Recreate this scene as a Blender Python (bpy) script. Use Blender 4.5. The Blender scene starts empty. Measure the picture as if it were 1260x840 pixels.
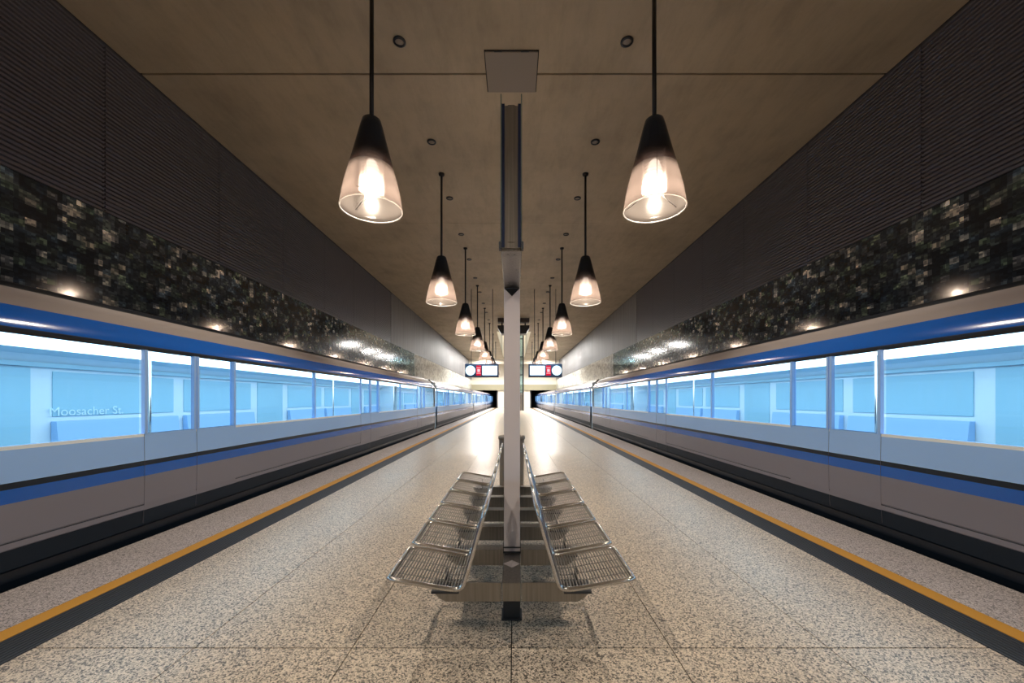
import bpy, math, random
from mathutils import Vector
random.seed(7)
S = bpy.context.scene
C = S.collection
PI = math.pi

# ---------------------------------------------------------------- camera, world, exposure
F = 483.0                                   # focal length in pixels of a 1260 px wide frame
cam = bpy.data.cameras.new('camera')
cam.sensor_width = 36.0
cam.lens = 36.0 * F / 1260.0
cam.shift_y = 71.0 / 1260.0
cam.shift_x = -2.5 / 1260.0
cam.clip_end = 300
co = bpy.data.objects.new('camera', cam)
C.objects.link(co)
co.location = (0.015, 0, 1.45)
co.rotation_euler = (PI / 2, 0, 0)
S.camera = co

w = bpy.data.worlds.new('world'); S.world = w
w.use_nodes = True
w.node_tree.nodes['Background'].inputs[0].default_value = (0.02, 0.03, 0.05, 1)
w.node_tree.nodes['Background'].inputs[1].default_value = 1.0
S.view_settings.view_transform = 'Standard'
S.view_settings.look = 'None'
S.view_settings.gamma = 1
S.view_settings.exposure = 0.0
try: S.view_settings.use_curve_mapping = False
except Exception: pass
cy = S.cycles
cy.use_denoising = True
cy.max_bounces = 8; cy.diffuse_bounces = 4; cy.glossy_bounces = 4
cy.transmission_bounces = 6; cy.transparent_max_bounces = 24
cy.sample_clamp_indirect = 6.0
cy.caustics_reflective = False; cy.caustics_refractive = False
try: cy.use_light_tree = True
except Exception: pass

LAMP_W = 250.0          # each pendant lamp
LAMP_COL = (1.0, 0.86, 0.68)
HALL_FILL_W = 3000.0          # light panels added to brighten the far concourse
TRAIN_E = 4.3           # carriage ceiling lights
SKY_E = 3.0            # skylight above the far ceiling opening

def area(name, loc, sx, sy, power, col, rot=(0, 0, 0), parent=None):
    l = bpy.data.lights.new(name, 'AREA'); l.shape = 'RECTANGLE'
    l.size = sx; l.size_y = sy; l.energy = power; l.color = col
    o = bpy.data.objects.new(name, l); C.objects.link(o)
    o.location = loc; o.rotation_euler = rot
    if parent: o.parent = parent
    return o

# ---------------------------------------------------------------- helpers
class MB:
    def __init__(s): s.v = []; s.f = []; s.m = []; s.sm = []
    def add(s, vs, fs, mi=0, smooth=False):
        b = len(s.v); s.v += [tuple(p) for p in vs]
        for f in fs:
            s.f.append([b + i for i in f]); s.m.append(mi); s.sm.append(smooth)
        return s
    def box(s, x0, x1, y0, y1, z0, z1, mi=0):
        if x0 > x1: x0, x1 = x1, x0
        if y0 > y1: y0, y1 = y1, y0
        vs = [(x, y, z) for z in (z0, z1) for y in (y0, y1) for x in (x0, x1)]
        return s.add(vs, [(0, 2, 3, 1), (4, 5, 7, 6), (0, 1, 5, 4), (2, 6, 7, 3), (0, 4, 6, 2), (1, 3, 7, 5)], mi)
    def cbox(s, x0, x1, y0, y1, z0, z1, c=.004, mi=0):
        """box with chamfered edges"""
        if x0 > x1: x0, x1 = x1, x0
        import bmesh
        bm = bmesh.new()
        r = bmesh.ops.create_cube(bm, size=1)
        for v in bm.verts:
            v.co = Vector(((x0 + x1) / 2 + v.co.x * (x1 - x0), (y0 + y1) / 2 + v.co.y * (y1 - y0), (z0 + z1) / 2 + v.co.z * (z1 - z0)))
        bmesh.ops.bevel(bm, geom=list(bm.edges), offset=c, segments=2, affect='EDGES', profile=.5)
        bm.verts.index_update()
        s.add([v.co[:] for v in bm.verts], [[v.index for v in f.verts] for f in bm.faces], mi)
        bm.free(); return s
    def tube(s, pts, r, n=8, closed=False, mi=0, caps=True):
        P = [Vector(p) for p in pts]; N = len(P); rings = []
        up = None
        for i in range(N):
            a = P[(i - 1) % N] if (closed or i) else P[i]
            b = P[(i + 1) % N] if (closed or i < N - 1) else P[i]
            t = (b - a).normalized()
            if up is None:
                up = Vector((0, 0, 1)) if abs(t.z) < .9 else Vector((1, 0, 0))
            side = t.cross(up)
            if side.length < 1e-4: side = t.cross(Vector((.3, 1, .2)))
            side.normalize(); up = side.cross(t).normalized()
            rings.append([P[i] + side * (r * math.cos(2 * PI * k / n)) + up * (r * math.sin(2 * PI * k / n)) for k in range(n)])
        vs = [p for ring in rings for p in ring]; fs = []
        for i in range(N if closed else N - 1):
            j = (i + 1) % N
            off = 0
            if closed and j == 0:       # match twist
                best = 1e9
                for o in range(n):
                    d = (rings[i][0] - rings[0][o]).length
                    if d < best: best, off = d, o
            for k in range(n):
                fs.append((i * n + k, i * n + (k + 1) % n, j * n + (k + 1 + off) % n, j * n + (k + off) % n))
        s.add(vs, fs, mi, True)
        if caps and not closed:
            s.add(rings[0], [tuple(range(n - 1, -1, -1))], mi); s.add(rings[-1], [tuple(range(n))], mi)
        return s
    def lathe(s, prof, n=48, cx=0, cy=0, mi=0, cap0=False, cap1=False):
        vs = []; fs = []
        for r, z in prof:
            for k in range(n):
                a = 2 * PI * k / n; vs.append((cx + r * math.cos(a), cy + r * math.sin(a), z))
        for i in range(len(prof) - 1):
            for k in range(n):
                fs.append((i * n + k, i * n + (k + 1) % n, (i + 1) * n + (k + 1) % n, (i + 1) * n + k))
        s.add(vs, fs, mi, True)
        if cap0: s.add(vs[:n], [tuple(range(n - 1, -1, -1))], mi)
        if cap1: s.add(vs[-n:], [tuple(range(n))], mi)
        return s
    def ext(s, prof, y0, y1, mi=0, closed=True, mats=None, caps=True, smooth=False):
        """profile of (x, z) points extruded along y"""
        n = len(prof)
        vs = [(x, y0, z) for x, z in prof] + [(x, y1, z) for x, z in prof]
        rng = range(n if closed else n - 1)
        for i in rng:
            j = (i + 1) % n
            s.add([vs[i], vs[j], vs[n + j], vs[n + i]], [(0, 1, 2, 3)], mats[i] if mats else mi, smooth)
        if closed and caps:
            s.add(vs[:n], [tuple(range(n - 1, -1, -1))], mi); s.add(vs[n:], [tuple(range(n))], mi)
        return s
    def build(s, name, mats, parent=None, fix=True):
        me = bpy.data.meshes.new(name)
        me.from_pydata(s.v, [], s.f)
        if not isinstance(mats, (list, tuple)): mats = [mats]
        for m in mats: me.materials.append(m)
        me.polygons.foreach_set('material_index', s.m)
        me.polygons.foreach_set('use_smooth', s.sm)
        me.update()
        if fix:
            import bmesh
            bm = bmesh.new(); bm.from_mesh(me)
            bmesh.ops.remove_doubles(bm, verts=bm.verts, dist=1e-5)
            bmesh.ops.recalc_face_normals(bm, faces=bm.faces)
            bm.to_mesh(me); bm.free()
        o = bpy.data.objects.new(name, me); C.objects.link(o)
        if parent: o.parent = parent
        return o

def tag(o, label=None, cat=None, group=None, kind=None):
    if label: o['label'] = label
    if cat: o['category'] = cat
    if group: o['group'] = group
    if kind: o['kind'] = kind
    return o
def empty(name, loc=(0, 0, 0)):
    o = bpy.data.objects.new(name, None); C.objects.link(o); o.location = loc
    o.empty_display_size = .1
    return o
def struct(o): o['kind'] = 'structure'; return o
def copy_tree(o, parent=None):
    c = o.copy(); C.objects.link(c)
    if parent: c.parent = parent
    for ch in list(o.children): copy_tree(ch, c)
    return c

# ---------------------------------------------------------------- materials
def mat(name, col=(.5, .5, .5), rough=.5, metal=0, spec=.5, coat=0, emit=None, es=0, aniso=0):
    m = bpy.data.materials.new(name); m.use_nodes = True
    b = m.node_tree.nodes['Principled BSDF']
    b.inputs['Base Color'].default_value = (*col, 1)
    b.inputs['Roughness'].default_value = rough
    b.inputs['Metallic'].default_value = metal
    b.inputs['Specular IOR Level'].default_value = spec
    b.inputs['Coat Weight'].default_value = coat
    b.inputs['Coat Roughness'].default_value = .05
    if emit:
        b.inputs['Emission Color'].default_value = (*emit, 1)
        b.inputs['Emission Strength'].default_value = es
    return m
def N(m, t, **kw):
    n = m.node_tree.nodes.new(t)
    for k, v in kw.items(): setattr(n, k, v)
    return n
def L(m, a, b): m.node_tree.links.new(a, b)
def ramp(m, fac, stops, interp='LINEAR'):
    r = N(m, 'ShaderNodeValToRGB'); e = r.color_ramp.elements
    r.color_ramp.interpolation = interp
    e[0].position = stops[0][0]; e[0].color = (*stops[0][1], 1)
    e[1].position = stops[1][0]; e[1].color = (*stops[1][1], 1)
    for p, c in stops[2:]:
        x = e.new(p); x.color = (*c, 1)
    L(m, fac, r.inputs[0]); return r.outputs[0]
def coords(m, scale=(1, 1, 1)):
    t = N(m, 'ShaderNodeTexCoord'); mp = N(m, 'ShaderNodeMapping')
    mp.inputs['Scale'].default_value = scale
    L(m, t.outputs['Object'], mp.inputs[0]); return mp.outputs[0]
def noise(m, vec, scale, detail=3, rough=.5):
    n = N(m, 'ShaderNodeTexNoise'); n.inputs['Scale'].default_value = scale
    n.inputs['Detail'].default_value = detail; n.inputs['Roughness'].default_value = rough
    L(m, vec, n.inputs['Vector']); return n.outputs['Fac']
def mix(m, a, b, fac, mode='MIX'):
    x = N(m, 'ShaderNodeMix', data_type='RGBA', blend_type=mode)
    for sock, v in ((x.inputs[6], a), (x.inputs[7], b), (x.inputs[0], fac)):
        if isinstance(v, (int, float)): sock.default_value = v
        elif isinstance(v, tuple): sock.default_value = (*v, 1)
        else: L(m, v, sock)
    return x.outputs[2]
def bsdf(m): return m.node_tree.nodes['Principled BSDF']
def bump(m, h, strength=.2, dist=.01):
    b = N(m, 'ShaderNodeBump'); b.inputs['Strength'].default_value = strength
    b.inputs['Distance'].default_value = dist
    L(m, h, b.inputs['Height']); L(m, b.outputs[0], bsdf(m).inputs['Normal'])

def granite(name, light, mid, dark, rough=.33):
    m = mat(name, rough=rough, spec=.5)
    v = coords(m)
    def cells(sc):
        vo = N(m, 'ShaderNodeTexVoronoi'); vo.inputs['Scale'].default_value = sc
        L(m, v, vo.inputs['Vector']); sp = N(m, 'ShaderNodeSeparateColor'); L(m, vo.outputs['Color'], sp.inputs[0]); return sp.outputs[0]
    n1 = cells(120); n2 = cells(230)
    n3 = noise(m, v, 1.1, 3, .6)
    a = ramp(m, n1, [(0, dark), (.22, dark), (.27, mid), (.48, mid), (.55, light), (1, light)])
    b = ramp(m, n2, [(0, (.35, .34, .33)), (.2, (.6, .58, .55)), (.35, (1, 1, 1)), (1, (1.1, 1.1, 1.1))])
    c = mix(m, a, b, .8, 'MULTIPLY')
    d = ramp(m, n3, [(0, (.82, .8, .78)), (.6, (1, 1, 1)), (1, (1, 1, 1))])
    c = mix(m, c, d, .7, 'MULTIPLY')
    L(m, c, bsdf(m).inputs['Base Color'])
    rr = N(m, 'ShaderNodeMapRange'); L(m, n3, rr.inputs[0])
    rr.inputs[3].default_value = rough - .08; rr.inputs[4].default_value = rough + .08
    L(m, rr.outputs[0], bsdf(m).inputs['Roughness'])
    return m
M = {}
M['granite'] = granite('speckled_granite', (.72, .60, .475), (.45, .375, .30), (.12, .10, .085))
M['granite_edge'] = granite('rosy_granite', (.62, .57, .58), (.46, .425, .435), (.2, .19, .20), .45)
M['joint'] = mat('floor_joint', (.012, .012, .012), .8)
M['yellow'] = mat('yellow_line_paint', (.55, .27, .03), .6)
M['groove'] = mat('dark_grooved_stone', (.016, .020, .030), .5)

m = mat('ceiling_concrete', rough=.75); v = coords(m)
c = ramp(m, noise(m, v, .55, 5, .62), [(.25, (.38, .315, .225)), (.5, (.48, .40, .285)), (.75, (.55, .46, .33))])
c2 = ramp(m, noise(m, coords(m, (1, .25, 1)), 3.0, 5, .7), [(.3, (.8, .8, .8)), (.55, (1, 1, 1)), (.8, (1.0, .98, .95))])
L(m, mix(m, c, c2, .8, 'MULTIPLY'), bsdf(m).inputs['Base Color']); bump(m, noise(m, v, 14, 4), .25, .01)
M['concrete'] = m
m = mat('hatch_plaster', (.30, .26, .22), .7); M['hatch'] = m
M['black'] = mat('black_gap', (.008, .008, .01), .7)
M['rib'] = mat('ribbed_metal_cladding', (.125, .118, .138), .38, 0.0, .6)
m = mat('plain_wall_panel', (.30, .28, .27), .55)
v = coords(m, (1, 3, .15)); L(m, ramp(m, noise(m, v, 2.2, 3), [(.3, (.105, .10, .105)), (.7, (.15, .145, .145))]), bsdf(m).inputs['Base Color'])
M['wallpanel'] = m
M['trackwall'] = mat('track_wall', (.12, .12, .13), .8)
M['cream'] = mat('cream_hall_wall', (.78, .72, .60), .6)
M['khaki'] = mat('khaki_beam', (.33, .30, .2), .6)

def mosaic(name, pale=False):
    m = mat(name, rough=.10, spec=.5)
    t = N(m, 'ShaderNodeTexCoord'); sep = N(m, 'ShaderNodeSeparateXYZ'); L(m, t.outputs['Object'], sep.inputs[0])
    def cell(sy, sz, seed, shear=0):
        def q(sock, s, off):
            a = N(m, 'ShaderNodeMath', operation='MULTIPLY_ADD'); L(m, sock, a.inputs[0]); a.inputs[1].default_value = 1 / s; a.inputs[2].default_value = off
            f = N(m, 'ShaderNodeMath', operation='FLOOR'); L(m, a.outputs[0], f.inputs[0]); return a, f
        ay, fy = q(sep.outputs['Y'], sy, seed)
        # each column slides up or down by a random amount
        wn = N(m, 'ShaderNodeTexWhiteNoise', noise_dimensions='1D'); L(m, fy.outputs[0], wn.inputs['W'])
        az = N(m, 'ShaderNodeMath', operation='MULTIPLY_ADD'); L(m, sep.outputs['Z'], az.inputs[0]); az.inputs[1].default_value = 1 / sz; L(m, wn.outputs['Value'], az.inputs[2])
        fz = N(m, 'ShaderNodeMath', operation='FLOOR'); L(m, az.outputs[0], fz.inputs[0])
        cb = N(m, 'ShaderNodeCombineXYZ'); L(m, fy.outputs[0], cb.inputs[0]); L(m, fz.outputs[0], cb.inputs[1]); cb.inputs[2].default_value = seed
        w2 = N(m, 'ShaderNodeTexWhiteNoise', noise_dimensions='3D'); L(m, cb.outputs[0], w2.inputs['Vector'])
        return w2
    A = cell(.27, .19, 3.1); B = cell(.135, .095, 7.7); D = cell(.05, .035, 1.3)
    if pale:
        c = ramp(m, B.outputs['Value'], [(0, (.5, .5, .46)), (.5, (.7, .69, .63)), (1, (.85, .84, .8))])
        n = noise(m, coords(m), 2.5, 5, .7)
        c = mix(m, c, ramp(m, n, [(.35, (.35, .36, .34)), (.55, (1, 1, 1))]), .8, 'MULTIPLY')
    else:
        a = ramp(m, B.outputs['Value'], [(0, (.006, .008, .01)), (.5, (.016, .02, .018)), (.66, (.03, .04, .028)), (.76, (.06, .058, .05)), (.84, (.015, .022, .028)), (.92, (.12, .11, .095)), (1, (.2, .19, .17))], 'CONSTANT')
        b = ramp(m, A.outputs['Value'], [(0, (.25, .28, .3)), (.35, (.7, .75, .7)), (.7, (1.3, 1.2, 1.0)), (.9, (1.8, 1.7, 1.5))], 'CONSTANT')
        d = ramp(m, D.outputs['Value'], [(0, (.4, .42, .46)), (.35, (.75, .75, .78)), (.6, (1.15, 1.15, 1.15)), (.88, (2.1, 2.0, 1.9))], 'CONSTANT')
        c = mix(m, mix(m, a, b, 1.0, 'MULTIPLY'), d, 1.0, 'MULTIPLY')
        x = N(m, 'ShaderNodeMix', data_type='RGBA', blend_type='ADD'); x.inputs[0].default_value = 1
        L(m, c, x.inputs[6]); x.inputs[7].default_value = (.003, .0035, .004, 1); c = x.outputs[2]
        c = mix(m, c, (3.8, 4.1, 4.6), 1.0, 'MULTIPLY')
    L(m, c, bsdf(m).inputs['Base Color'])
    return m
M['mosaic'] = mosaic('photo_tile_mosaic'); M['mosaic_glow'] = mosaic('painted_glow_mosaic', True)  # the pale version has ceiling-light reflections put into its tile colour

m = mat('brushed_steel', (.46, .44, .42), .34, 1.0); v = coords(m, (30, 30, .6))
L(m, ramp(m, noise(m, v, 3, 3), [(.3, (.24, .23, .215)), (.7, (.33, .315, .295))]), bsdf(m).inputs['Base Color']); M['steel'] = m
M['post'] = mat('mauve_post_paint', (.64, .60, .64), .42, .2)
M['chrome'] = mat('polished_steel', (.55, .54, .53), .2, 1.0)
M['wire'] = mat('steel_wire', (.24, .225, .215), .4, .9)
M['darksteel'] = mat('dark_steel', (.045, .05, .06), .4, .6)
M['blackmetal'] = mat('black_rod_metal', (.02, .02, .022), .4, .5)
M['bin'] = mat('grey_brown_bin_metal', (.20, .17, .14), .45, .4)

def glassy(name, tint, transp, gloss_r=.05, trans=0.0, tcol=(1, 1, 1), dif=0.0, dcol=(.8, .8, .8), gmax=.5):
    m = bpy.data.materials.new(name); m.use_nodes = True; nt = m.node_tree
    nt.nodes.clear(); out = N(m, 'ShaderNodeOutputMaterial')
    tr = N(m, 'ShaderNodeBsdfTransparent'); tr.inputs[0].default_value = (*tint, 1)
    cur = tr.outputs[0]
    if trans or dif:
        tl = N(m, 'ShaderNodeBsdfTranslucent'); tl.inputs[0].default_value = (*tcol, 1)
        df = N(m, 'ShaderNodeBsdfDiffuse'); df.inputs[0].default_value = (*dcol, 1)
        a = N(m, 'ShaderNodeMixShader'); a.inputs[0].default_value = dif / (trans + dif)
        L(m, tl.outputs[0], a.inputs[1]); L(m, df.outputs[0], a.inputs[2])
        b = N(m, 'ShaderNodeMixShader'); b.inputs[0].default_value = 1 - transp
        L(m, cur, b.inputs[1]); L(m, a.outputs[0], b.inputs[2]); cur = b.outputs[0]
    gl = N(m, 'ShaderNodeBsdfGlossy'); gl.inputs['Roughness'].default_value = gloss_r
    lw = N(m, 'ShaderNodeLayerWeight'); lw.inputs[0].default_value = .5
    pw = N(m, 'ShaderNodeMath', operation='POWER'); L(m, lw.outputs['Facing'], pw.inputs[0]); pw.inputs[1].default_value = 4
    fr = N(m, 'ShaderNodeMath', operation='MULTIPLY_ADD'); L(m, pw.outputs[0], fr.inputs[0]); fr.inputs[1].default_value = gmax; fr.inputs[2].default_value = .03
    x = N(m, 'ShaderNodeMixShader'); L(m, fr.outputs[0], x.inputs[0]); L(m, cur, x.inputs[1]); L(m, gl.outputs[0], x.inputs[2])
    L(m, x.outputs[0], out.inputs[0]); return m
M['frost'] = glassy('frosted_shade_glass', (.93, .88, .86), .52, .15, .6, (.092, .075, .069), .4, (.075, .067, .063), gmax=.3)
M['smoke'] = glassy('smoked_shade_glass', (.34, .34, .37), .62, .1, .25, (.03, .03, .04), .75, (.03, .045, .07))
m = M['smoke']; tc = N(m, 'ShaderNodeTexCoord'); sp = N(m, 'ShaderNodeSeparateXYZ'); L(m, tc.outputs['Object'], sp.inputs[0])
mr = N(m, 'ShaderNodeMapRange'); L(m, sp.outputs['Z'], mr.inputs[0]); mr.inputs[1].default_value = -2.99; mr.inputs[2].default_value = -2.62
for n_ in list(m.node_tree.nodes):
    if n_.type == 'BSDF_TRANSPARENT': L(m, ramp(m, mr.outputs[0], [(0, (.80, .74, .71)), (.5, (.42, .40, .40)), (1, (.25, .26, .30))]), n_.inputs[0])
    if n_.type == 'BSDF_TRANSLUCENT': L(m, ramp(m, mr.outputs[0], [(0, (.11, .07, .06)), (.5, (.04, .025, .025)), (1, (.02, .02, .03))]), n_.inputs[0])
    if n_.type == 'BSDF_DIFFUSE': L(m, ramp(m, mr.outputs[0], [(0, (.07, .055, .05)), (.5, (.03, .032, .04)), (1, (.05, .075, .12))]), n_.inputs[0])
M['ribglass'] = glassy('ribbed_clear_glass', (.97, .97, .97), .6, .08, .8, (.5, .47, .45), .2)
M['window'] = glassy('carriage_window_glass', (.80, .91, .97), 1.0, .03, gmax=.22)
M['clear'] = glassy('clear_lift_glass', (.62, .75, .8), 1.0, .05)
def emis(name, col, s):
    m = bpy.data.materials.new(name); m.use_nodes = True; m.node_tree.nodes.clear()
    e = N(m, 'ShaderNodeEmission'); e.inputs[0].default_value = (*col, 1); e.inputs[1].default_value = s
    o = N(m, 'ShaderNodeOutputMaterial'); L(m, e.outputs[0], o.inputs[0]); return m
M['bulb'] = emis('lit_bulb', (1, .93, .82), 5)
M['strip'] = emis('carriage_light_panel', (.88, .96, 1.0), TRAIN_E)
M['sky'] = emis('skylight_panel', (1, .97, .9), SKY_E)
M['fill_glow'] = emis('added_fill_panel', (1, .95, .84), 8)  # glow of the added far-end panels
M['screen'] = emis('lit_screen', (.66, .84, 1.0), 2.3)
M['clock'] = emis('lit_clock_face', (.58, .84, 1.0), 2.2)
M['red'] = emis('lit_red_panel', (.80, .02, .06), 1.0)
M['pink'] = emis('lit_pale_number', (1, .55, .6), 1.3)
M['seal'] = mat('dark_blue_seal', (.008, .014, .04), .5, 0, .2)
M['navy'] = mat('navy_housing', (.015, .045, .12), .3)

M['t_white'] = mat('carriage_pale_paint', (.34, .57, 1.0), .25, 0, .5, .2)
M['t_sill'] = mat('carriage_white_line', (.85, .92, .97), .3)
M['t_blue'] = mat('carriage_blue_paint', (.005, .105, .50), .14, 0, .6, 0)
M['t_black'] = mat('carriage_black_line', (.004, .008, .016), .3)
M['t_grey'] = mat('carriage_grey_paint', (.215, .205, .245), .38, 0, .4, .1)
M['t_skirt'] = mat('carriage_dark_skirt', (.006, .013, .024), .5, 0, .25)
M['t_beige'] = mat('carriage_roof_shoulder', (.31, .275, .27), .4)
M['t_roof'] = mat('carriage_roof', (.05, .05, .055), .5)
M['t_in'] = mat('carriage_interior_panel', (.62, .76, .84), .5)
M['t_teal'] = mat('carriage_far_window', (.30, .55, .68), .35)
M['t_seat'] = mat('carriage_seat_blue', (.30, .52, .80), .5)
M['t_floor'] = mat('carriage_floor', (.15, .22, .30), .5)
M['t_letter'] = mat('pale_lettering', (.62, .82, .90), .5)

# ---------------------------------------------------------------- the setting
Y0, Y1 = -12.0, 66.0
WX, CZ = 7.1, 7.65
EDGE = 3.82
# floor: slabs with open joints on a dark bed
ys = []; y = 2.29 - 1.4175 * 11; i = -11
while y < Y1:
    ys.append((y, i % 4 == 0)); y += 1.4175; i += 1
ys = [(yy, s) for yy, s in ys if yy > Y0]
def slabs(mb, xs, strong_x, yy):
    """xs sorted joint positions; slab tops at z = 0"""
    Yb = [(Y0, True)] + yy + [(Y1, True)]
    for a in range(len(xs) - 1):
        for b in range(len(Yb) - 1):
            ga = .006 if strong_x else .003
            g0 = .0045 if Yb[b][1] else .0015; g1 = .0045 if Yb[b + 1][1] else .0015
            mb.box(xs[a] + ga / 2, xs[a + 1] - ga / 2, Yb[b][0] + g0, Yb[b + 1][0] - g1, -.04, 0)
mb = MB(); slabs(mb, [-2.785, -1.85, -.93, 0, .93, 1.85, 2.785], True, ys)
struct(mb.build('floor', M['granite']))
mb = MB(); mb.box(-EDGE + .03, EDGE - .03, Y0, Y1, -.3, -.041)
struct(mb.build('floor_bed', M['joint']))
tn = 1
for s in (-1, 1):
    mb = MB(); xs = sorted([s * 3.19, s * EDGE]); slabs(mb, xs, False, ys)
    struct(mb.build('trim_%d' % tn, M['granite_edge'])); tn += 1
    mb = MB(); mb.box(s * 3.057, s * 3.187, Y0, Y1, -.04, .001)
    struct(mb.build('trim_%d' % tn, M['yellow'])); tn += 1
    mb = MB(); prof = []                                  # grooved guidance strip
    x0, x1 = 2.787, 3.055; n = 9; p = (x1 - x0) / n
    for k in range(n):
        a = x0 + k * p
        prof += [(s * (a + .004), -.006), (s * (a + .008), .002), (s * (a + p - .008), .002), (s * (a + p - .004), -.006)]
    prof = [(s * x0, -.04), (s * x0, -.006)] + prof + [(s * x1, -.006), (s * x1, -.04)]
    mb.ext(prof, Y0, Y1, closed=False)
    struct(mb.build('trim_%d' % tn, M['groove'])); tn += 1
    # platform side wall and track bed with rails
    mb = MB(); mb.box(s * 3.5, s * 3.62, Y0, 90, -1.3, -.3); mb.box(s * 3.5, s * (EDGE - .01), Y0, Y1, -.3, -.045)
    struct(mb.build('trim_%d' % tn, M['trackwall'])); tn += 1
mb = MB(); mb.box(-7.3, 7.3, Y0, 92, -1.5, -1.3)
for s in (-1, 1):
    for u in (4.62, 6.055): mb.box(s * u, s * (u + .07), Y0, 90, -1.3, -1.15)
struct(mb.build('floor_track_bed', M['trackwall']))

# ceiling: cast concrete fields with open joints, an opening far down the platform
OX, OY0, OY1 = 1.6, 36.0, 60.0
mb = MB()
cj = [Y0, -5.2, 1.15, 7.49, 13.83, 20.17, 26.51, OY0]
for a, b in zip(cj[:-1], cj[1:]):
    g = .022 if abs(a - 7.49) < .01 or abs(a - 1.15) < .1 else .006
    h = .022 if abs(b - 7.49) < .01 or abs(b - 1.15) < .1 else .006
    mb.box(-WX, WX, a + g, b - h, CZ, CZ + .25)
for s in (-1, 1): mb.box(s * OX, s * WX, OY0, OY1, CZ, CZ + .25)
mb.box(-WX, WX, OY1, Y1, CZ, CZ + .25)
struct(mb.build('ceiling', M['concrete']))
mb = MB(); mb.box(-WX - .2, WX + .2, Y0, OY0 - .3, CZ + .26, CZ + .5)
struct(mb.build('ceiling_upper', M['black']))
# the void above the opening with its skylight
mb = MB()
for s in (-1, 1): mb.box(s * OX, s * (OX + .2), OY0 - .2, OY1 + .2, CZ + .25, CZ + 5)
mb.box(-OX, OX, OY0 - .2, OY0, CZ + .25, CZ + 5); mb.box(-OX, OX, OY1, OY1 + .2, CZ + .25, CZ + 5)
struct(mb.build('wall_void', M['cream']))
mb = MB(); mb.box(-OX, OX, OY0, OY1, CZ + 5, CZ + 5.1)
struct(mb.build('window_1', M['sky']))

# side walls
PJ = [6.83 + 2.65 * k for k in range(-7, 23)]
MZ = 4.71                                     # top of the mosaic band
wn = 2
for s, side in ((-1, 'left'), (1, 'right')):
    mb = MB(); mb.box(s * (WX + .09), s * (WX + .3), Y0, 92, -1.5, CZ + .5)
    wall = struct(mb.build('wall_' + side, M['trackwall']))
    edges = [Y0] + [p for p in PJ if Y0 < p < Y1] + [Y1]
    for a, b in zip(edges[:-1], edges[1:]):
        mb = MB()
        if a < 21:
            prof = []; n = 40; p = (CZ - .02 - MZ) / n
            for k in range(n):
                z = MZ + k * p
                prof += [(s * WX, z + .002), (s * WX, z + p * .5), (s * (WX + .045), z + p * .62), (s * (WX + .045), z + p * .95)]
            prof += [(s * (WX + .09), CZ - .02), (s * (WX + .09), MZ)]
            mb.ext(prof, a + .013, b - .013)
            pn = mb.build('ribbed_panel', M['rib'], wall)
        else:
            mb.box(s * WX, s * (WX + .085), a + .008, b - .008, MZ, CZ - .02)
            pn = mb.build('plain_panel', M['wallpanel'], wall)
        mb = MB(); mb.box(s * WX, s * (WX + .08), a + .001, b - .001, 2.0, MZ - .015)
        mb.build('mosaic_panel', M['mosaic'] if a < 27 else M['mosaic_glow'], wall)  # far panels carry the painted reflections
    mb = MB(); mb.box(s * (WX - .02), s * (WX + .09), Y0, Y1, MZ - .015, MZ + .0)
    mb.box(s * (WX - .12), s * (WX + .085), Y0, Y1, 1.88, 1.99)
    mb.build('ledge', M['darksteel'], wall)

# end wall with two tunnel mouths, beam above them
mb = MB(); PZ = 2.95
mb.box(-WX, WX, Y1, Y1 + .3, PZ, CZ + .25); mb.box(-2.7, 2.7, Y1, Y1 + .3, -.04, PZ)
struct(mb.build('wall_back', M['cream']))
mb = MB(); mb.box(-WX, WX, Y1 - .35, Y1 - .002, PZ, PZ + .95)
struct(mb.build('trim_%d' % tn, M['khaki'])); tn += 1
mb = MB()
for s in (-1, 1):
    mb.box(s * 2.7, s * 2.9, Y1 + .3, 92, -1.3, 4); mb.box(s * 2.7, s * 7.3, 92, 92.2, -1.5, 4)
    mb.box(s * 2.7, s * 7.3, Y1 + .3, 92, 4, 4.2)
struct(mb.build('wall_tunnel', M['trackwall']))
mb = MB(); mb.box(-WX - .2, WX + .2, Y0 - .2, Y0, -1.5, CZ + .5)
struct(mb.build('wall_rear', M['concrete']))
# cross beams and piers of the far concourse
mb = MB()
for yy in (62.0,):
    mb.box(-WX, WX, yy, yy + .4, CZ - .6, CZ)
struct(mb.build('ceiling_beam', M['cream']))

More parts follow.
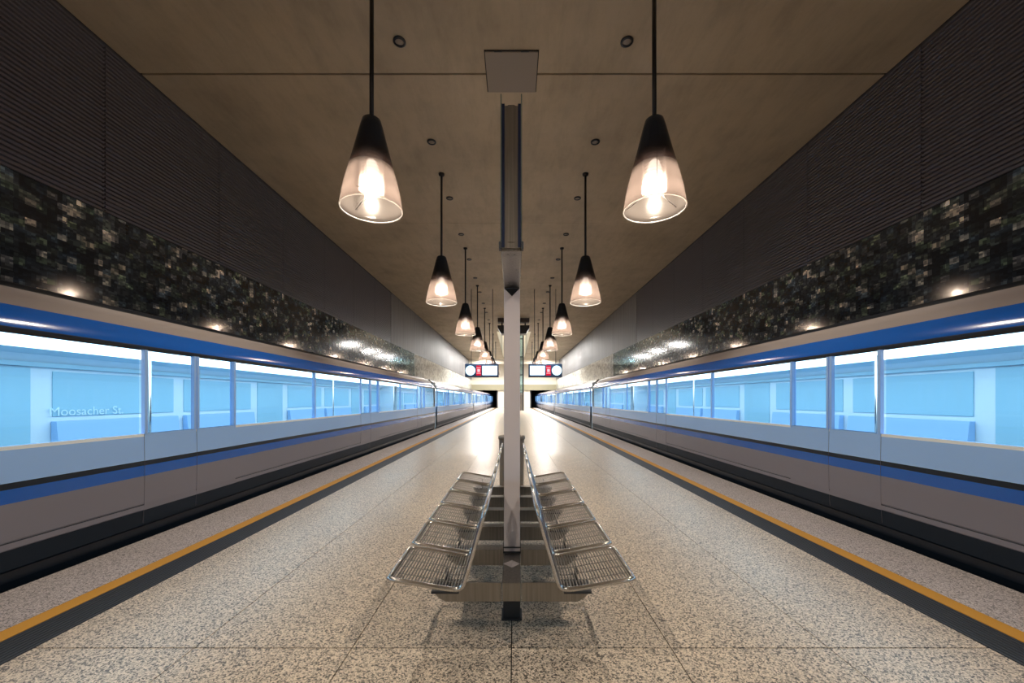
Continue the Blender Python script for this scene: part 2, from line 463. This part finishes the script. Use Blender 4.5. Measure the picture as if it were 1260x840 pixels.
# ---------------------------------------------------------------- trains
def train(s, label):
    root = empty('train', (s * 5.35, 0, -1.3))
    tag(root, label, 'train', 'trains at the two platform edges')
    ox, oz = s * 5.35, -1.3
    X = lambda u: s * u - ox
    Z = lambda h: h - oz
    CL = 17.6; start = -16.2; gap = .5
    ncar = 5
    for c in range(ncar):
        a = start + c * (CL + gap); b = a + CL
        # body side, near: coloured bands up to the sill, then header bands and roof
        low = [(4.02, -.75), (3.97, -.1), (3.935, .02), (3.935, .10), (3.915, .12), (3.905, .277), (3.90, .285), (3.90, .33), (3.905, .338), (3.90, .35), (3.895, .64), (3.895, .75), (3.895, .80), (3.90, 1.055), (3.90, 1.085), (3.97, 1.085)]
        lm = [0, 0, 1, 0, 0, 2, 2, 0, 2, 2, 3, 1, 4, 5, 4]
        hi = [(3.99, 1.975), (3.925, 1.975), (3.93, 2.02), (3.945, 2.07), (3.97, 2.12), (4.005, 2.17), (4.05, 2.215), (4.13, 2.30), (4.25, 2.40), (4.25, 2.44), (4.33, 2.46), (4.8, 2.57), (5.35, 2.62), (5.9, 2.57), (6.5, 2.42), (6.7, 2.15)]
        hm = [1, 1, 3, 3, 3, 3, 6, 6, 1, 7, 7, 7, 7, 7, 7]
        mb = MB()
        mb.ext([(X(u), Z(h)) for u, h in low], a, b, closed=False, mats=lm)
        mb.ext([(X(u), Z(h)) for u, h in hi], a, b, closed=False, mats=hm, smooth=True)
        mb.ext([(X(6.7), Z(2.15)), (X(6.8), Z(1.0)), (X(6.7), Z(-.75)), (X(4.02), Z(-.75))], a, b, closed=False, mats=[2, 2, 0])
        # end bulkheads (frame with the open passage of the gangway)
        for yy in (a, b):
            mb.box(X(4.0), X(4.75), yy - .02, yy + .02, Z(-.7), Z(2.3), 8)
            mb.box(X(5.95), X(6.65), yy - .02, yy + .02, Z(-.7), Z(2.3), 8)
        car = mb.build('carriage', [M['t_skirt'], M['t_black'], M['t_grey'], M['t_blue'], M['t_white'], M['t_sill'], M['t_beige'], M['t_roof'], M['t_in']], root)
        # interior
        mb = MB(); mb.box(X(3.98), X(6.65), a, b, Z(-.02), Z(.0)); mb.build('floor_panel', M['t_floor'], car)
        mb = MB()
        mb.ext([(X(4.0), Z(1.98)), (X(4.2), Z(2.12)), (X(6.2), Z(2.12)), (X(6.5), Z(2.06)), (X(6.62), Z(1.93)), (X(6.65), Z(1.93)), (X(6.65), Z(2.2)), (X(4.15), Z(2.18)), (X(4.01), Z(2.03))], a, b)
        mb.box(X(3.98), X(3.99), a, b, Z(.0), Z(1.08))
        mb.box(X(6.63), X(6.65), a, b, Z(.0), Z(1.93)); mb.build('inner_lining', M['t_in'], car)
        mb = MB(); mb.box(X(4.55), X(6.05), a + .2, b - .2, Z(2.095), Z(2.115)); mb.build('light_panel', M['strip'], car)
        mb = MB(); mb.box(X(6.56), X(6.63), a + .1, b - .1, Z(1.90), Z(1.96)); mb.build('luggage_rail', M['t_teal'], car)
        # doors: three per carriage, two leaves each
        dc = [a + CL * (k + .5) / 3 for k in range(3)]
        for d in dc:
            for q in (-1, 1):
                y0, y1 = (d - .68, d - .006) if q < 0 else (d + .006, d + .68)
                off = .004
                pr = [(3.912, .14), (3.910, .16), (3.905, .277), (3.90, .35), (3.895, .64), (3.895, .75), (3.895, .80), (3.90, 1.085)]
                P = [(X(u - off), Z(h)) for u, h in pr]; Q = [(X(3.96), Z(1.085)), (X(3.96), Z(.14))]
                mb = MB(); mb.ext(P + Q, y0, y1, mi=2, mats=[0, 0, 2, 2, 3, 1, 4, 4, 4, 0])
                f0, f1 = X(3.89), X(3.93)
                mb.box(f0, f1, y0, y0 + .035, Z(1.085), Z(1.975), 4); mb.box(f0, f1, y1 - .035, y1, Z(1.085), Z(1.975), 4)
                dr = mb.build('door', [M['t_skirt'], M['t_black'], M['t_grey'], M['t_blue'], M['t_white']], car)
        # side windows between the doors; door glass
        bounds = [a + .15] + [v for d in dc for v in (d - .69, d + .69)] + [b - .15]
        for k in range(0, len(bounds), 2):
            w0, w1 = bounds[k], bounds[k + 1]; n = max(1, round((w1 - w0) / 2.2)); st = (w1 - w0) / n
            for j in range(n):
                p0, p1 = w0 + j * st, w0 + (j + 1) * st
                mb = MB(); mb.box(X(3.925), X(3.93), p0 + .018, p1 - .018, Z(1.085), Z(1.975))
                mb.build('window', M['window'], car)
                mb = MB(); mb.box(X(3.915), X(3.97), p0 - .018, p0 + .018, Z(1.085), Z(1.975)); mb.build('window_post', M['t_white'], car)
                mb = MB(); mb.cbox(X(6.615), X(6.63), p0 + .12, p1 - .12, Z(1.20), Z(1.85), .004); mb.build('far_window', M['t_teal'], car)
                # long bench under the far windows
                mb = MB()
                mb.ext([(X(6.62), Z(.40)), (X(6.62), Z(1.13)), (X(6.54), Z(1.13)), (X(6.48), Z(.52)), (X(6.05), Z(.50)), (X(6.05), Z(.42))], p0 + .1, p1 - .1)
                mb.build('seat', M['t_seat'], car)
        for d in dc:
            mb = MB(); mb.box(X(3.92), X(3.925), d - .645, d - .04, Z(1.085), Z(1.975)); mb.box(X(3.92), X(3.925), d + .04, d + .645, Z(1.085), Z(1.975))
            mb.build('door_window', M['window'], car)
            mb = MB(); mb.cbox(X(6.615), X(6.63), d - .55, d + .55, Z(.4), Z(1.88), .004); mb.build('far_window', M['t_teal'], car)
            mb = MB(); mb.tube([(X(5.35), d + .95, Z(0)), (X(5.35), d + .95, Z(2.095))], .018, 8); mb.build('grab_pole', M['chrome'], car)
        # gangway bellows to the next carriage
        if c < ncar - 1:
            mb = MB(); n = 10
            for k in range(n):
                g = gap / n; y0 = b + k * g
                e = .03 if k % 2 else 0
                mb.ext([(X(4.02 + e), Z(-.3)), (X(4.02 + e), Z(2.15 - e)), (X(4.35), Z(2.42 - e)), (X(6.4), Z(2.42 - e)), (X(6.65 - e), Z(2.1)), (X(6.65 - e), Z(-.3))], y0, y0 + g, closed=False)
            mb.build('bellows', M['t_grey'], car)
    return root
tl = train(-1, 'long blue and white underground train with lit windows at the left platform edge')
tr = train(1, 'long blue and white underground train with lit windows at the right platform edge')
# station name seen faintly on the far side of the left train
cu = bpy.data.curves.new('name_lettering', 'FONT'); cu.body = 'Moosacher St.'
cu.size = .185; cu.extrude = .001; cu.space_character = 1.0
to = bpy.data.objects.new('tmp', cu); C.objects.link(to)
dg = bpy.context.evaluated_depsgraph_get()
me = bpy.data.meshes.new_from_object(to.evaluated_get(dg)); bpy.data.objects.remove(to)
lo = bpy.data.objects.new('name_lettering', me); C.objects.link(lo); me.materials.append(M['t_letter'])
lo.parent = tl; lo.rotation_euler = (PI / 2, 0, PI / 2)
lo.location = (-6.60 + 5.35, 5.58, 1.21 + 1.3)

# ---------------------------------------------------------------- ceiling hatch
t = empty('ceiling_hatch', (-.03, 7.44, CZ))
tag(t, 'square grey ceiling hatch across the dark ceiling joint', 'hatch')
mb = MB(); mb.cbox(-.475, .475, -.455, .455, -.035, -.003, .006); mb.build('cover', M['hatch'], t)
mb = MB(); mb.box(-.49, .49, -.47, .47, -.012, -.0005); mb.build('rim', M['black'], t)
for q in (-.24, .24):
    mb = MB(); mb.cbox(q - .07, q + .07, -.475, -.455, -.032, -.012, .003); mb.build('hinge', M['darksteel'], t)

# ---------------------------------------------------------------- pendant lamps
def make_lamp():
    t = empty('pendant_lamp', (0, 0, CZ))
    z = lambda h: h - CZ
    mb = MB(); mb.lathe([(.02, z(CZ - .07)), (.075, z(CZ - .05)), (.085, z(CZ - .001))], 24, cap0=True, cap1=True); mb.build('ceiling_cap', M['blackmetal'], t)
    mb = MB(); mb.tube([(0, 0, z(CZ - .05)), (0, 0, z(5.30))], .030, 12); mb.build('rod', M['blackmetal'], t)
    # smoked upper cone and frosted lower cone, each with thickness
    outer = [(.05, 5.375), (.10, 5.372), (.125, 5.35), (.155, 5.25), (.20, 5.07), (.245, 4.89), (.285, 4.74), (.305, 4.665)]
    low = [(.305, 4.665), (.335, 4.56), (.368, 4.43), (.395, 4.30), (.412, 4.19), (.42, 4.11)]
    def shell(mb, pr, th, lip=False):
        a = [(r, z(h)) for r, h in pr]; b = [(max(.01, r - th), z(h)) for r, h in reversed(pr)]
        mb.lathe(a + b + ([a[0]]), 56)
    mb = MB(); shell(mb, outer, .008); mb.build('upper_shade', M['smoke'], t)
    mb = MB(); shell(mb, low, .008); lamp = mb.build('lamp_shade', M['frost'], t)
    mb = MB(); R = .42
    mb.tube([((R - .004) * math.cos(2 * PI * k / 56), (R - .004) * math.sin(2 * PI * k / 56), z(4.108)) for k in range(56)], .009, 6, closed=True)
    mb.build('rim', M['frostrim'], lamp)
    # ribbed inner glass around the bulb
    pr = []; n = 13
    for k in range(n):
        h = 4.93 - k * .045
        pr += [(.150, z(h)), (.168, z(h - .018)), (.150, z(h - .036))]
    mb = MB(); mb.lathe(pr, 40); mb.build('ribbed_glass', M['ribglass'], t)
    mb = MB(); mb.lathe([(.02, z(4.425)), (.07, z(4.45)), (.095, z(4.54)), (.095, z(4.68)), (.07, z(4.76)), (.045, z(4.80))], 24, cap0=True, cap1=True); mb.build('bulb', M['bulb'], t)
    mb = MB(); mb.lathe([(.05, z(4.78)), (.06, z(4.84)), (.075, z(5.05)), (.06, z(5.30)), (.04, z(5.34))], 24, cap0=True, cap1=True); mb.build('socket', M['blackmetal'], t)
    mb = MB()
    for q in range(3):
        a = q * 2 * PI / 3 + .4
        mb.tube([(.165 * math.cos(a), .165 * math.sin(a), z(4.95)), (.165 * math.cos(a), .165 * math.sin(a), z(4.32)), (.40 * math.cos(a), .40 * math.sin(a), z(4.22))], .006, 6)
    mb.build('bracket', M['wire'], t)
    l = bpy.data.lights.new('lamp_light', 'POINT'); l.energy = LAMP_W; l.color = LAMP_COL; l.shadow_soft_size = .045
    lo = bpy.data.objects.new('lamp_light', l); C.objects.link(lo); lo.parent = t; lo.location = (0, 0, z(4.375))
    return t
M['frostrim'] = glassy('shade_rim_glass', (1, 1, 1), .3, .1, .8, (.30, .26, .24), .2)
proto = make_lamp()
words = ['first', 'second', 'third', 'fourth', 'fifth', 'sixth', 'seventh', 'eighth', 'ninth', 'tenth', 'eleventh']
first = True
for s in (-1, 1):
    for k in range(-2, 8):
        o = proto if first else copy_tree(proto)
        first = False
        o.location = (s * 1.98, 5.5 + 5.3 * k, CZ)
        row = 'left' if s < 0 else 'right'
        if k == 0: lb = 'largest cone shaped glass pendant lamp in the %s row, black rod running out of frame' % row
        elif k > 0: lb = 'cone shaped glass pendant lamp, %s from the front in the %s row' % (words[k], row)
        elif k == -1: lb = 'cone shaped glass pendant lamp above the bench front, %s side, above the frame' % row
        else: lb = 'cone shaped glass pendant lamp behind the camera, %s side' % row
        tag(o, lb, 'lamp', 'cone pendant lamps in two rows')

# small round ceiling lights between the lamps
t = empty('ceiling_spot', (0, 0, CZ))
mb = MB(); mb.lathe([(.075, -.03), (.10, -.028), (.108, -.02), (.108, -.001), (.075, -.001)], 28, cap1=False); mb.build('ring', M['darksteel'], t)
mb = MB(); mb.lathe([(.001, -.020), (.05, -.018), (.078, -.008), (.078, -.002)], 28, cap0=False, cap1=True); mb.build('lens', M['hatch'], t)
first = True
for s in (-1, 1):
    for k in range(10):
        o = t if first else copy_tree(t); first = False
        o.location = (s * 1.97, 6.8 + 2.65 * k, CZ)
        row = 'left' if s < 0 else 'right'
        nm = 'nearest the square hatch' if k == 0 else words[k] + ' one counting from the square hatch'
        tag(o, 'small round dark ceiling fitting on the %s side, %s' % (row, nm), 'ceiling light', 'small round ceiling fittings')

# ---------------------------------------------------------------- bench
bench = empty('double_bench', (0, 2.58, 0))
tag(bench, 'double-sided steel bench with twelve wire mesh seats around the central post', 'bench')
BY = 2.58
def rounded(pts, r, n=5):
    """closed loop through pts with rounded corners"""
    out = []; N_ = len(pts)
    for i in range(N_):
        p = Vector(pts[i]); a = Vector(pts[i - 1]); b = Vector(pts[(i + 1) % N_])
        rr = min(r, (a - p).length * .45, (b - p).length * .45)
        d0 = (a - p).normalized() * rr; d1 = (b - p).normalized() * rr
        for k in range(n + 1):
            t_ = k / n; out.append((p + d0) * (1 - t_) ** 2 + p * 2 * t_ * (1 - t_) + (p + d1) * t_ ** 2)
    return out
# seat profile: (u, h) from the front edge, across the seat, round the bend and up the back
def seat_profile():
    ctrl = [(.665, .478), (.64, .490), (.50, .468), (.38, .447), (.30, .437), (.268, .445), (.25, .475), (.225, .56), (.185, .70), (.145, .84), (.135, .87)]
    out = []
    for i in range(len(ctrl) - 1):
        p0 = Vector(ctrl[max(0, i - 1)]); p1 = Vector(ctrl[i]); p2 = Vector(ctrl[i + 1]); p3 = Vector(ctrl[min(len(ctrl) - 1, i + 2)])
        for k in range(4):
            t_ = k / 4
            out.append(.5 * ((2 * p1) + (-p0 + p2) * t_ + (2 * p0 - 5 * p1 + 4 * p2 - p3) * t_ ** 2 + (-p0 + 3 * p1 - 3 * p2 + p3) * t_ ** 3))
    out.append(Vector(ctrl[-1]))
    return out
prof = seat_profile()
cum = [0]
for a, b in zip(prof[:-1], prof[1:]): cum.append(cum[-1] + (b - a).length)
TOT = cum[-1]
def at(sv):
    sv = max(0, min(TOT, sv))
    for i in range(len(cum) - 1):
        if sv <= cum[i + 1]:
            f = (sv - cum[i]) / (cum[i + 1] - cum[i]); return prof[i].lerp(prof[i + 1], f)
    return prof[-1]
SW = .455
def seat_meshes(s):
    # frame loop: parametrise (sv, y) rounded rectangle then map onto the profile
    loop = []
    R = .055
    def corner(cs, cyy, a0):
        for k in range(7):
            a = a0 + k / 6 * PI / 2
            loop.append((cs + R * math.cos(a), cyy + R * math.sin(a)))
    corner(TOT - R, SW - R, 0); 
    nseg = 34
    for k in range(1, nseg): loop.append((TOT - R - (TOT - 2 * R) * k / nseg, SW))
    corner(R, SW - R, PI / 2); corner(R, R, PI)
    for k in range(1, nseg): loop.append((R + (TOT - 2 * R) * k / nseg, 0))
    corner(TOT - R, R, 3 * PI / 2)
    pts = []
    for sv, yy in loop:
        p = at(sv); pts.append((s * p.x, yy, p.y))
    fr = MB(); fr.tube(pts, .0125, 10, closed=True)
    ms = MB(); n = int(TOT / .0165)
    for k in range(1, n):
        sv = k * TOT / n; p = at(sv)
        m_ = .0 
        if sv < R: m_ = R - math.sqrt(max(0, R * R - (R - sv) ** 2))
        if sv > TOT - R: m_ = R - math.sqrt(max(0, R * R - (R - (TOT - sv)) ** 2))
        ms.tube([(s * p.x, m_ + .004, p.y), (s * p.x, SW - m_ - .004, p.y)], .0045, 5, caps=False)
    for k in range(1, 5):
        yy = SW * k / 5
        ms.tube([(s * at(v_).x, yy, at(v_).y - .004) for v_ in [TOT * q / 40 for q in range(41)]], .003, 5, caps=False)
    return fr, ms
for s in (-1, 1):
    fr, ms = seat_meshes(s)
    br = MB(); br.cbox(s * .30, s * .46, .15, .31, .338, .352, .003); br.box(s * .375, s * .385, .20, .26, .35, .444)
    seat0 = None
    for k in range(6):
        if seat0 is None:
            seat0 = fr.build('seat', M['chrome'], bench); ms.build('wire_mesh', M['wire'], seat0); br.build('bracket', M['darksteel'], seat0)
            o = seat0
        else: o = copy_tree(seat0, bench)
        o.location = (0, 2.09 + .52 * k - BY, 0)
# longitudinal beam, interrupted by the post, arms and feet
mb = MB(); mb.cbox(-.0585, .0585, 2.385 - BY, 2.835 - BY, .22, .335, .006); mb.build('beam', M['steel'], bench)
mb = MB(); mb.cbox(-.0585, .0585, 2.965 - BY, 5.30 - BY, .22, .335, .006); mb.build('beam', M['steel'], bench)
arm0 = {}
for k in range(6):
    yb = 2.385 + .52 * k
    for s in (-1, 1):
        th = .018 if k == 0 else .10
        if k >= 2:
            o = copy_tree(arm0[s], bench); o.location = (0, .52 * (k - 1), 0); continue
        mb = MB()
        pr = [(s * .064, .22), (s * .40, .22), (s * .445, .245), (s * .50, .31), (s * .50, .335), (s * .064, .335)]
        mb.ext(pr, yb - BY, yb + th - BY)
        o = mb.build('cross_arm', M['steel'], bench)
        if k == 1: arm0[s] = o
for yb in (2.58, 4.75):
    mb = MB(); mb.cbox(-.056, .056, yb - BY, yb + .11 - BY, .010, .222, .004); mb.cbox(-.068, .068, yb - .012 - BY, yb + .122 - BY, .0, .014, .003)
    mb.build('foot', M['darksteel'], bench)

mb = MB(); zt = .336
mb.add([(-.0575, 2.66 - BY, zt), (0, 2.60 - BY, zt), (.0575, 2.66 - BY, zt), (0, 2.72 - BY, zt), (0, 2.66 - BY, zt + .006)], [(0, 1, 4), (1, 2, 4), (2, 3, 4), (3, 0, 4), (0, 3, 2, 1)])
mb.build('reflection_lozenge', M['post'], bench)  # added pale lozenge, drawn as the post's reflection on the beam top
# ---------------------------------------------------------------- post with information case
post = empty('sign_post', (0, 2.90, 0))
tag(post, 'square steel post in the middle of the bench carrying a slim glazed case', 'post')
hw = .0585
mb = MB(); mb.cbox(-hw, hw, -.058, .058, .0, 2.262, .004); mb.build('pole', M['post'], post)
mb = MB(); mb.add([(-hw + .002, -.0625, 2.252), (hw - .002, -.0625, 2.252), (0, -.0625, 2.195), (-hw + .002, -.0580, 2.252), (hw - .002, -.0580, 2.252), (0, -.0580, 2.195)],
       [(0, 1, 2), (5, 4, 3), (0, 2, 5, 3), (1, 4, 5, 2), (0, 3, 4, 1)]); mb.build('reflection_wedge', M['darksteel'], post)  # added dark wedge, drawn as the reflection under the case
mb = MB(); mb.cbox(-hw - .006, hw + .006, -.066, .066, .336, .350, .003); mb.cbox(-hw - .006, hw + .006, -.066, .066, .375, .383, .002)
mb.build('collar', M['darksteel'], post)
# slim case seen edge-on: runs along the platform above the post
y0, y1 = -.775, .775
mb = MB(); mb.cbox(-.052, .052, y0, y1, 2.267, 3.04, .004)
mb.box(-.018, .018, y0 - .004, y0, 2.30, 3.04)
case = mb.build('sign_case', M['steel'], post)
mb = MB(); mb.cbox(-.0565, .0565, y0 + .01, y1 - .01, 2.255, 2.2685, .003)
for q, yy in ((-.02, y0 + .06), (.018, y0 + .06), (.03, -.45), (-.025, -.18), (.0, -.14)): mb.lathe([(.006, 2.252), (.006, 2.256)], 8, q, yy, cap0=True)
mb.build('bottom_plate', M['steel'], case)
for s in (-1, 1):
    mb = MB(); mb.box(s * .0525, s * .0585, y0 - .01, y1 + .01, 2.27, 3.095); mb.build('glass_pane', M['clear'], case)
    mb = MB(); mb.box(s * .036, s * .052, y0 - .006, y0 - .0005, 2.27, 3.045); mb.build('edge_seal', M['seal'], case)
    mb = MB(); mb.cbox(s * .054, s * .067, y0 - .012, y0 + .03, 2.262, 2.30, .002); mb.build('clip', M['darksteel'], case)

# ---------------------------------------------------------------- litter bin behind the bench
t = empty('litter_bin', (-.02, 5.75, 0))
tag(t, 'round grey-brown litter bin standing behind the bench', 'bin')
mb = MB(); mb.lathe([(.16, .06), (.175, .08), (.185, .86), (.185, .88)], 36, cap0=True); mb.build('body', M['bin'], t)
mb = MB(); mb.lathe([(.186, .86), (.197, .87), (.197, .905), (.186, .918), (.12, .918), (.12, .88)], 36); mb.build('rim', M['bin'], t)
mb = MB(); mb.lathe([(.12, .80), (.13, .885)], 24, cap0=True); mb.build('liner', M['black'], t)
mb = MB(); mb.lathe([(.13, .0), (.13, .02), (.05, .03), (.05, .065)], 24, cap0=True, cap1=True); mb.build('base', M['darksteel'], t)

# ---------------------------------------------------------------- hanging platform displays
def display(xc, mirror, label):
    t = empty('platform_display', (xc, 22.0, CZ))
    tag(t, label, 'sign', 'hanging platform displays')
    z0, z1 = 2.68 - CZ, 3.44 - CZ
    W = .945
    d = -1 if mirror else 1
    mb = MB(); mb.cbox(-W, W, 0, .26, z0, z1, .03); mb.build('housing', M['navy'], t)
    zc = (z0 + z1) / 2; X = lambda a: d * a
    mb = MB(); vs = [(X(-.64) + .275 * math.cos(2 * PI * k / 40), -.006, zc + .275 * math.sin(2 * PI * k / 40)) for k in range(40)]
    vb = [(x, .002, z_) for x, _, z_ in vs]
    mb.add(vs + vb, [tuple(range(40))] + [(k, (k + 1) % 40, 40 + (k + 1) % 40, 40 + k) for k in range(40)]); ck = mb.build('clock_face', M['clock'], t)
    mb = MB()
    mb.tube([(X(-.64), -.012, zc), (X(-.64) + .09, -.012, zc + .12)], .008, 6); mb.tube([(X(-.64), -.012, zc), (X(-.64) - .05, -.012, zc - .19)], .006, 6); mb.build('clock_hand', M['navy'], ck)
    mb = MB(); mb.box(X(-.31), X(-.04), -.006, .002, zc - .28, zc + .28); rp = mb.build('route_panel', M['red'], t)
    mb = MB(); mb.box(X(-.25), X(-.10), -.010, -.006, zc - .08, zc + .08)
    mb.box(X(-.29), X(-.06), -.010, -.006, zc + .14, zc + .17); mb.box(X(-.29), X(-.06), -.010, -.006, zc - .17, zc - .14)
    mb.build('route_number', M['pink'], rp)
    mb = MB(); mb.cbox(X(.03), X(.86), -.006, .004, zc - .26, zc + .26, .002); mb.build('screen', M['screen'], t)
    for q in (-.6, .6):
        mb = MB(); mb.tube([(q, .13, z1 - .01), (q, .13, -.001)], .018, 8); mb.build('hanger', M['darksteel'], t)
display(-1.79, False, 'hanging platform display left of the post, round clock face at its left end')
display(1.77, True, 'hanging platform display right of the post, round clock face at its right end')

# ---------------------------------------------------------------- things at the far end
t = empty('ceiling_unit', (-.02, 30.0, CZ))
tag(t, 'dark tapered box hung under the ceiling above and behind the post', 'ceiling unit')
mb = MB(); mb.box(-1.2, 1.2, 0, .7, -.28, -.001); mb.build('mounting_plate', mat('brown_plate', (.06, .045, .04), .6), t)
mb = MB(); pr = [(-1.22, -.55), (1.22, -.55), (1.20, -.75), (.95, -1.18), (-.95, -1.18), (-1.20, -.75)]
mb.ext(pr, .0, .9); mb.build('housing', M['darksteel'], t)
for q in (-.9, .9):
    mb = MB(); mb.box(q - .05, q + .05, .3, .4, -.56, -.27); mb.build('hanger', M['darksteel'], t)

t = empty('lift_shaft', (0, 50.0, 0))
tag(t, 'tall glass lift shaft with dark steel frame at the far end of the platform', 'lift')
H = CZ + 4.5
for sx in (-1, 1):
    for yy in (0, 2.4):
        mb = MB(); mb.box(sx * 1.20 - .07, sx * 1.20 + .07, yy, yy + .14, 0, H); mb.build('post', M['darksteel'], t)
    mb = MB(); mb.box(sx * 1.21 - .01, sx * 1.21 + .01, .14, 2.4, .1, H); mb.build('side_glass', M['clear'], t)
mb = MB(); mb.box(-1.13, 1.13, .05, .07, 2.3, H); mb.build('front_glass', M['clear'], t)
for k in range(1, 6):
    zz = 2.3 * k - .05
    if zz < H:
        mb = MB(); mb.box(-1.13, 1.13, .0, .14, zz - .06, zz + .06); mb.build('cross_bar', M['darksteel'], t)
for q in (-.56, .56):
    mb = MB(); mb.box(q - .54, q + .54, .08, .12, .02, 2.15); mb.build('door', M['steel'], t)

# added light panels that brighten the far end
n = 0
for yy in (44.0, 50.0, 56.0, 61.0):
    for s in (-1, 1):
        t = empty('fill_panel_light', (s * 4.2, yy, CZ))
        tag(t, 'flat light panel added to brighten the far end of the platform', 'light', 'added light panels at the far end')
        mb = MB(); mb.box(-.62, .62, -.32, .32, -.06, -.001); mb.build('frame', M['darksteel'], t)
        mb = MB(); mb.box(-.58, .58, -.28, .28, -.07, -.061); mb.build('diffuser', M['fill_glow'], t)
        area('fill_area_light', (0, 0, -.08), 1.1, .5, HALL_FILL_W / 4, (1, .97, .93), parent=t)
